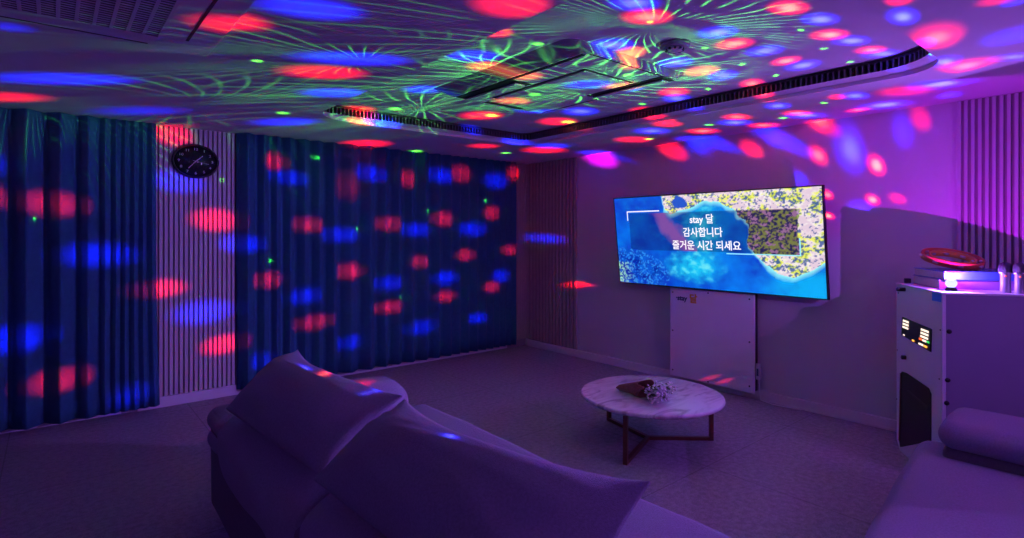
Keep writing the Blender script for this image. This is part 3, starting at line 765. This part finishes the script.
mic(1005.5, 292.5, 'left one of the two upright microphones on the cabinet')
mic(1020, 293.5, 'right one of the two upright microphones on the cabinet')

LP = K(.137, .0985, MH+.080)
dl = thing('disco_light', 'small glowing crystal disco light on the front edge of the cabinet', 'disco light', K(.137, .0985, MH))
bm = bmesh.new(); lathe(bm, [(0, 0), (.026, 0), (.028, .005), (.022, .016), (0, .018)], K(.137, .0985, MH), 28); obj('base', bm, M_black, dl, True)
bm = bmesh.new(); bmesh.ops.create_icosphere(bm, subdivisions=3, radius=.027, matrix=Matrix.Translation(K(.137, .0985, MH+.040)))
obj('crystal_dome', bm, M_lens, dl)

# ---------------------------------------------------------------- light thrown by the disco light
# each beam is aimed from the lamp at the surface point it lands on
def tray(p): return TX0 < p.x < TX1 and TY0 < p.y < TY1
def hit(px, py, s):
    if s == 'C':
        return on_z(px, py, ZC), Vector((0, 0, -1))
    if s == 'T':
        return on_z(px, py, ZT), Vector((0, 0, -1))
    if s == 'A': return on_z(px, py, 2.255), Vector((0, 0, -1))
    if s == 'K': return on_y(px, py, 4.97), Vector((0, -1, 0))
    if s == 'B': return on_y(px, py, YW-.02), Vector((0, -1, 0))
    if s == 'R': return on_x(px, py, XW-.005), Vector((-1, 0, 0))
    if s in 'PQ': return on_z(px, py, HZ['z']), Vector((.3, 0, .95))
AZ0 = math.radians(70)     # turn so that the seam of the azimuth lies behind the lamp
def azel(p):
    d = (p-LP).normalized(); ca, sa = math.cos(-AZ0), math.sin(-AZ0)
    x = d.x*ca-d.y*sa; y = d.x*sa+d.y*ca
    return math.atan2(y, x), math.asin(d.z)
R_, B_, G_, O_, M_ = 'R', 'B', 'G', 'O', 'M'
blobs = [
 # ceiling, left
 (222,20,'C',50,10,R_,.9),(62,79,'C',78,7,B_,.8),(4,97,'C',44,6,R_,.6),(8,27,'C',26,6,B_,.3),(140,111,'C',55,5,B_,.3),
 (285,122,'C',38,4,B_,.8),(310,8,'C',62,11,B_,1),(355,59,'C',60,7,B_,1),(325,72.5,'C',42,7,R_,1),(335,93,'C',34,5,B_,.9),
 (512,4,'C',40,14,R_,1.2),(395,125,'C',22,4,B_,.9),(366,123.5,'C',14,3,O_,.7),
 (355,109.5,'T',22,4,R_,1),(495,32,'T',20,6,R_,1),(473,56,'T',30,6.5,B_,1),(487,66.5,'T',22,5.5,O_,.9),(424,89.5,'T',22,4.5,B_,.9),
 (482,115.5,'T',24,4.5,R_,1.1),(463,127,'T',16,3,B_,.8),(513,101,'A',18,4.5,O_,.9),(528,77,'A',20,5,O_,.9),
 (635,3,'T',29,9,B_,1.4),(648,17,'T',26,8.5,R_,1.5),(718,32.5,'T',18,8,B_,1.6),(735,44,'T',17,7,R_,1.6),(765,51,'T',17,7,B_,1.5),
 (612,45,'T',24,7,B_,1.5),(630,53,'T',16,7,O_,1.5),(635,66,'A',14,6,O_,1),(676,62.5,'T',18,5.5,B_,1.5),(702,71,'T',18,5.5,O_,1.5),
 (723,75.5,'T',16,5.5,B_,1.5),(752,83.5,'T',14,4.8,R_,1.5),(803,65.5,'T',17,6,B_,1.6),(786,61,'T',13,5.5,R_,1.7),
 (674,92,'T',18,4.5,R_,1.3),(677,98.5,'T',16,4.5,B_,1.4),(643,110,'T',17,3,R_,1.1),(581,111.5,'T',20,4.5,B_,1.3),(536,109,'T',24,4.5,B_,1),
 (558,121.5,'T',21,4.2,R_,1.2),(588,84,'A',28,5,B_,1),(621,85.5,'A',22,3.5,O_,.9),(640,89,'A',17,3,B_,1),
 (668,124,'C',18,2.6,R_,1.2),(652,131,'C',18,3.6,B_,1.3),(703,131,'C',16,3,R_,1.4),(708,138,'C',12,3,B_,1.1),(737,117,'C',15,3.2,R_,1.4),(735,122.5,'C',16,3.6,B_,1.5),
 (764,125.3,'C',14,3.2,R_,1.4),(770,130.5,'C',16,3.4,B_,1.2),(774,138,'R',14,11,B_,.7),(797,113,'C',13,3.2,R_,1.4),(806,115.5,'C',18,3.6,B_,1.6),
 (819,121.5,'C',12,3,R_,1.3),(820,128,'R',10,5,R_,.8),(855,96,'C',16,4,B_,1.5),(837,97,'C',10,2.8,R_,1.1),(778,106,'C',15,3.2,B_,1.5),
 (858,110,'C',9,3,R_,1.3),(885,105,'C',22,5,B_,1.7),(905,91,'C',17,9,R_,.7),(941,84,'C',26,6,B_,1.8),(949,95,'C',15,3.4,B_,1.1),
 (945,62,'C',18,5.4,B_,1.6),(966,66,'C',26,7,R_,1.4),(1014,57,'C',20,5,B_,1.3),(937,38,'C',28,12,R_,1.3),(926,43,'C',12,5,M_,1.2),
 (1015,36,'C',30,11,B_,.9),(1015,2,'C',15,5,B_,.8),(998,0,'C',26,5,R_,.5),(903,17,'C',17,9,B_,1.6),(900,-1,'C',18,6,R_,1.1),
 (789,8,'T',17,10,R_,1.8),(821,19.5,'T',17,8.4,B_,1.6),(830,35,'T',14,8.5,R_,1.8),(852,41,'T',18,6.5,B_,1.6),(871,50,'T',12,6,R_,1.4),(883,54,'T',19,5.5,B_,1.5),
 (693,138.5,'C',18,3,B_,1.1),(634,139.5,'C',20,3,R_,1.2),(545,150,'C',24,3,R_,1.1),(552,146,'C',22,2.4,B_,1),(522,143,'C',14,3,B_,.7),(367,143.5,'C',24,4,R_,1),(484,146,'C',16,2.6,R_,.7),
 (595,152.5,'C',20,2.2,B_,1),
 # right wall
 (601,158,'R',22,9,M_,1.2),(674,151,'R',19,9,R_,1),(700,145,'R',15,10,B_,.9),(753,150,'R',15,8,R_,1.2),(819,156,'R',12,10,R_,1.4),(851,150,'R',19,27,B_,1.3),
 (903,132,'R',14,20,B_,.7),(921,120,'R',13,14,R_,.6),(877,166,'R',11,11,R_,2.2),(863,210,'R',17,10,B_,1.2),(873,200,'R',9,6,R_,2),
 (898,199,'R',11,6,R_,.9),(892,220,'R',9,5,R_,.9),(828,195,'R',8,5.5,R_,1.5),(829,216,'R',8,4,R_,2),(866,223,'R',7,3.4,R_,2.2),(799,180,'R',14,10,B_,1),
 (541,238,'R',26,6,B_,.7),(578,284.5,'R',22,3.6,R_,1.1),
 # back curtain
 (278,162,'K',12,9,R_,1),(293,178,'K',20,8,B_,.9),(351,186,'K',14,15,R_,.25),(373,174,'K',15,9,B_,1),(410,179,'K',7.5,9,R_,1.1),(443,176,'K',12,9,B_,1),
 (463,174,'K',10,9,R_,1),(497,181,'K',12,9,B_,.9),(515,174,'K',7,8,R_,1),(311,225,'K',16,8.5,R_,.9),(343,235,'K',19,8.5,B_,1),(250,244,'K',20,9.5,B_,.9),
 (391,224,'K',12,8,R_,1),(418,230,'K',15,8,B_,1),(445,219,'K',10,8,R_,1.2),(474,229,'K',14,8,B_,1),(493,213,'K',8,7.5,R_,1.1),(467,255,'K',9,6.5,R_,1.1),
 (421,262,'K',10,7,R_,.8),(511,250,'K',8,5.5,R_,1),(353,271,'K',12.5,9,R_,1.2),(272,280,'K',14,9,R_,.9),(307,296,'K',17,9,B_,1),(391,283,'K',14,8,B_,1),
 (392,307,'K',13.5,7,R_,1.2),(317,322,'K',19,8,R_,1),(353,342,'K',13,8,B_,.9),(423,327,'K',15,8,B_,.9),(447,278,'K',12,8,B_,1.1),(447,296,'K',10,6.5,R_,1.2),
 (479,318,'K',10,6,B_,1),(493,287,'K',8,6,R_,1.1),(502,276,'K',9,7,B_,1),(265,360,'K',13,9,B_,.5),
 # left curtain and slatted panel
 (55,204,'K',38,13,R_,.9),(2,197,'K',12,13,R_,.6),(104,255,'K',42,13,B_,1),(152,289,'B',36,9.5,R_,1.1),(204,312,'B',32,12,B_,1.1),(225,344,'B',24,9,R_,1.1),
 (18,339,'K',42,14,B_,1),(62,380,'K',40,11,R_,.8),(135,395,'K',24,13,B_,.45),(178,182,'B',31,11,B_,.8),(216,220,'B',24,11,R_,1.1),(172,134,'B',22,11,R_,1),(3,165,'K',20,12,B_,.3),
 # pillows
 (306,368,'P',15,6,B_,2),(313,376,'P',17,5,R_,2.2),(362,384,'Q',17,4.5,R_,.6),(375,391,'P',20,3.4,B_,1.4),(450,436,'P',17,4.5,B_,2.4),
]
gdots = [(37,219,'K'),(222,180,'B'),(318,158,'K'),(257,61,'C'),(283,113,'C'),(395,109,'T'),(472,40,'T'),(538,44,'T'),(415,151,'C'),(361,229,'K'),(429,211,'K'),(154,318,'B'),
 (274,261,'K'),(705,48,'T'),(742,64.5,'T'),(708,89,'T'),(642,104,'T'),(801,30,'T'),(824,48.5,'T'),(850,62,'T'),(776,75.5,'T'),(534,94,'A'),(630,76,'A'),(709,125,'C'),
 (824,103,'C'),(930,62,'C'),(568,122,'T'),(492,115.5,'T'),(506,153,'C'),(783,118,'C'),(650,22,'T'),(401,297,'K'),(649,139,'C'),(487,201,'K')]
COL = {'R': (1.0, .003, .010), 'B': (.004, .012, 1.0), 'O': (1.0, .14, .03), 'M': (.85, .0, .85), 'G': (.12, 1.0, .04), 'r': (1.0, .34, .16), 'b': (.22, .26, 1.0)}

def mth(op, a, b=None, c=None, clamp=False):
    n = node('ShaderNodeMath', operation=op); n.use_clamp = clamp
    for i, x in enumerate((a, b, c)):
        if x is None: continue
        if isinstance(x, (int, float)): n.inputs[i].default_value = x
        else: lk.new(x, n.inputs[i])
    return n.outputs[0]
def node(t_, **k):
    n = nd.new(t_)
    for a_, b_ in k.items(): setattr(n, a_, b_)
    return n
def begin_lamp(name):
    # a point lamp at the disco light whose output depends on the direction it shines in
    global nt, nd, lk, em, VEC, az, el, prev
    L = bpy.data.lights.new(name, 'POINT'); L.energy = 1.0; L.shadow_soft_size = 0.0; L.use_nodes = True
    o = bpy.data.objects.new(name, L); C.objects.link(o); o.location = LP
    nt = L.node_tree; nd = nt.nodes; lk = nt.links; em = nd['Emission']; prev = None
    tcn = node('ShaderNodeTexCoord')
    rot = node('ShaderNodeVectorMath', operation='NORMALIZE'); lk.new(tcn.outputs['Normal'], rot.inputs[0])
    sep = node('ShaderNodeSeparateXYZ'); lk.new(rot.outputs[0], sep.inputs[0])
    sx, sy, sz = sep.outputs
    ca, sa = math.cos(-AZ0), math.sin(-AZ0)
    rx = mth('MULTIPLY_ADD', sx, ca, mth('MULTIPLY', sy, -sa)); ry = mth('MULTIPLY_ADD', sx, sa, mth('MULTIPLY', sy, ca))
    az = mth('ARCTAN2', ry, rx); el = mth('ARCSINE', sz)
    cmb = node('ShaderNodeCombineXYZ'); lk.new(az, cmb.inputs[0]); lk.new(el, cmb.inputs[1]); VEC = cmb.outputs[0]
def end_lamp():
    lk.new(prev, em.inputs['Color']); em.inputs['Strength'].default_value = 4*PI*PI
bpy.context.view_layer.update(); DG = bpy.context.evaluated_depsgraph_get(); HZ = {'z': .8}
I0 = 4.0     # overall beam strength
prev = None
def accumulate(fac, vec):
    # scale a constant colour by a factor and add it to the running sum
    global prev
    sc = node('ShaderNodeVectorMath', operation='SCALE'); sc.inputs[0].default_value = vec; lk.new(fac, sc.inputs['Scale'])
    if prev is None: prev = sc.outputs[0]; return
    ad = node('ShaderNodeVectorMath', operation='ADD'); lk.new(sc.outputs[0], ad.inputs[0]); lk.new(prev, ad.inputs[1]); prev = ad.outputs[0]
def add_blob(px, py, s, hw, hh, col, w, halo=1.0):
    global prev
    if s in 'PQ':        # beams that land on the pillows: find the cloth
        ok, loc, nr = S.ray_cast(DG, CAM, ray(px, py).normalized())[:3]
        p, n = loc, Vector((.3, 0, .95)); HZ['z'] = loc.z
    else: p, n = hit(px, py, s)
    a0, e0 = azel(p)
    try:
        pa = hit(px+.5, py, s)[0]; pb = hit(px, py+.5, s)[0]
        a1, e1 = azel(pa); a2, e2 = azel(pb)
    except Exception: return
    J = ((2*(a1-a0)*hw, 2*(a2-a0)*hh), (2*(e1-e0)*hw, 2*(e2-e0)*hh))
    c11 = J[0][0]**2+J[0][1]**2; c22 = J[1][0]**2+J[1][1]**2; det = abs(J[0][0]*J[1][1]-J[0][1]*J[1][0])
    k = math.sqrt(det/max(1e-9, math.sqrt(c11*c22)))
    A = math.sqrt(c11)*k; B = math.sqrt(c22)*k
    d = LP-p; dist = d.length; cosn = max(.12, d.normalized().dot(n))
    if s == 'K': w *= 4.2 if col == 'R' else (2.6 if col == 'G' else 1.35)
    inten = w*I0*dist*dist/cosn
    ma = node('ShaderNodeVectorMath', operation='MULTIPLY_ADD')
    lk.new(VEC, ma.inputs[0]); ma.inputs[1].default_value = (1/A, 1/B, 0); ma.inputs[2].default_value = (-a0/A, -e0/B, 0)
    ln = node('ShaderNodeVectorMath', operation='LENGTH'); lk.new(ma.outputs[0], ln.inputs[0])
    mr = node('ShaderNodeMapRange', interpolation_type='SMOOTHSTEP'); lk.new(ln.outputs['Value'], mr.inputs['Value'])
    mr.inputs['From Min'].default_value = 1.42*halo; mr.inputs['From Max'].default_value = 0; mr.inputs['To Min'].default_value = 0; mr.inputs['To Max'].default_value = 1
    accumulate(mr.outputs['Result'], tuple(c*inten for c in COL[col]))
begin_lamp('disco_beams')
for b_ in blobs:
    k_ = .84 if b_[2] in 'TRA' else (.90 if b_[2] == 'C' else .96)
    add_blob(*b_[:3], b_[3]*k_, b_[4]*k_, *b_[5:])
end_lamp()
begin_lamp('disco_green')
for b_ in blobs:
    if b_[6] >= 1.3 and b_[5] in 'RB':
        add_blob(*b_[:3], b_[3]*.5, b_[4]*.5, b_[5].lower(), (b_[6]-.9)*.75)
for (px, py, s) in gdots:
    hw, hh = (5.5, 1.3) if s == 'C' and px < 500 else ((2.2, 2.2) if s in 'KB' else (3.0, 1.2))
    if s == 'A' or (s == 'T' and px < 640): hw, hh = 6, 1.5
    add_blob(px, py, s, hw, hh, 'G', 1.3 if s != 'K' else 1.6)

# fine green laser filaments: thin warped bands gathered in tufts
def green_lines(cpx, cpy, s, rad, freq, ang, strength, seed, bend=.5):
    global prev
    p, n = hit(cpx, cpy, s); a0, e0 = azel(p); dist = (LP-p).length; cosn = max(.15, (LP-p).normalized().dot(n))
    ma = node('ShaderNodeVectorMath', operation='ADD'); lk.new(VEC, ma.inputs[0]); ma.inputs[1].default_value = (-a0, -e0, 0)
    ln = node('ShaderNodeVectorMath', operation='LENGTH'); lk.new(ma.outputs[0], ln.inputs[0])
    mask = node('ShaderNodeMapRange', interpolation_type='SMOOTHSTEP'); lk.new(ln.outputs['Value'], mask.inputs['Value'])
    mask.inputs['From Min'].default_value = rad; mask.inputs['From Max'].default_value = rad*.15
    sp = node('ShaderNodeSeparateXYZ'); lk.new(ma.outputs[0], sp.inputs[0])
    th = mth('ARCTAN2', sp.outputs[1], sp.outputs[0])
    # curved strokes: angle warped by radius and by noise
    nz = node('ShaderNodeTexNoise'); nz.noise_dimensions = '3D'; nz.inputs['Scale'].default_value = 5; nz.inputs['Detail'].default_value = 1
    of = node('ShaderNodeVectorMath', operation='ADD'); lk.new(VEC, of.inputs[0]); of.inputs[1].default_value = (seed, seed*.7, 0); lk.new(of.outputs[0], nz.inputs['Vector'])
    ph = mth('ADD', mth('MULTIPLY', th, freq), mth('MULTIPLY', nz.outputs['Fac'], 14.0*bend))
    ph = mth('ADD', ph, mth('MULTIPLY', ln.outputs['Value'], 16*bend))
    w = mth('POWER', mth('ABSOLUTE', mth('SINE', ph)), 34.0)
    nz2 = node('ShaderNodeTexNoise'); nz2.inputs['Scale'].default_value = 13; nz2.inputs['Detail'].default_value = 1; lk.new(of.outputs[0], nz2.inputs['Vector'])
    gate = node('ShaderNodeMapRange', interpolation_type='SMOOTHSTEP'); lk.new(nz2.outputs['Fac'], gate.inputs['Value'])
    gate.inputs['From Min'].default_value = .38; gate.inputs['From Max'].default_value = .58
    v_ = mth('MULTIPLY', mth('MULTIPLY', w, gate.outputs['Result']), mask.outputs['Result'])
    k = strength*I0*dist*dist/cosn
    accumulate(v_, (.10*k, .85*k, .10*k))
green_lines(575, 80, 'T', .42, 26, 0, 1.3, 1.3, .8)
green_lines(488, 70, 'T', .24, 28, 0, .9, 4.1, 1.0)
green_lines(652, 28, 'T', .36, 27, 0, .75, 8.2, .6)
green_lines(360, 62, 'C', .20, 30, 0, .28, 2.2, 1.2)
green_lines(190, 105, 'C', .20, 34, 0, .16, 6.2, 1.0)
green_lines(420, 108, 'T', .18, 28, 0, .8, 7.7, .8)
green_lines(300, 150, 'K', .16, 24, 0, .10, 9.7, 1.0)

# soft violet spill of the dome, strongest to the sides and up
def ramp(v, a, b, lo, hi):
    n = node('ShaderNodeMapRange', interpolation_type='SMOOTHSTEP'); lk.new(v, n.inputs['Value'])
    n.inputs['From Min'].default_value = a; n.inputs['From Max'].default_value = b
    n.inputs['To Min'].default_value = lo; n.inputs['To Max'].default_value = hi
    return n.outputs['Result']
WV = 1.12
ws = mth('MULTIPLY', ramp(el, .05, .33, .10, 1), mth('MULTIPLY', ramp(az, .35, -.45, .32, 1), ramp(az, -2.5, -1.9, .12, 1)))
accumulate(ws, (.34*WV, 0, .62*WV))
# added mauve fill from the lamp point, shaped to light the curtain folds
FV = 9.0
fs = mth('MULTIPLY', mth('MULTIPLY', ramp(el, .32, .10, 0.09, 1), ramp(el, -.50, -.14, .06, 1)), ramp(az, .20, 1.1, .06, 1))
accumulate(fs, (.36*FV, .14*FV, 1.0*FV))
end_lamp()
# added spot lamps at the cabinet front throw two red dots on the board
for (px, py) in ((711, 377.5), (725, 381)):
    sl = bpy.data.lights.new('red_spot_lamp', 'SPOT'); sl.energy = 260; sl.color = (1, .02, .08); sl.spot_size = math.radians(2.4); sl.spot_blend = 1; sl.shadow_soft_size = 0.002
    so = bpy.data.objects.new('red_spot_lamp', sl); C.objects.link(so); src = K(.30, -.03, .845); so.location = src
    tgt = on_x(px, py, 4.375); so.rotation_euler = (tgt-src).to_track_quat('-Z', 'Y').to_euler(); so.scale = (1, .55, 1)

# ---------------------------------------------------------------- added fill lamps (dim mauve), unseen, by the ceiling behind the camera
def area(name, loc, tgt, size, energy, col):
    l = bpy.data.lights.new(name, 'AREA'); l.shape = 'DISK'; l.size = size; l.energy = energy; l.color = col
    o = bpy.data.objects.new(name, l); C.objects.link(o); o.location = loc; o.rotation_euler = (Vector(tgt)-Vector(loc)).to_track_quat('-Z', 'Y').to_euler(); return o
area('fill_lamp', (2.9, -1.3, 2.12), (2.7, 2.6, .1), .7, 28, (.46, .13, 1.0))
area('fill_lamp', (-1.0, -1.2, 2.12), (.6, 2.6, .8), .9, 4, (.46, .15, 1.0))
w = bpy.data.worlds.new('world'); S.world = w; w.use_nodes = True
w.node_tree.nodes['Background'].inputs[0].default_value = (.02, .008, .03, 1)

# ---------------------------------------------------------------- camera
cam = bpy.data.cameras.new('camera'); co = bpy.data.objects.new('camera', cam); C.objects.link(co)
co.location = CAM; cam.sensor_width = 36; cam.lens = F/1024*36; cam.shift_y = -(269-HY)/1024
co.rotation_euler = (PI/2, 0, -math.atan2(FW[0], FW[1])); cam.clip_start = .02
S.camera = co
S.view_settings.view_transform = 'Standard'; S.view_settings.look = 'None'; S.view_settings.exposure = 0; S.view_settings.gamma = 1
S.view_settings.use_curve_mapping = False
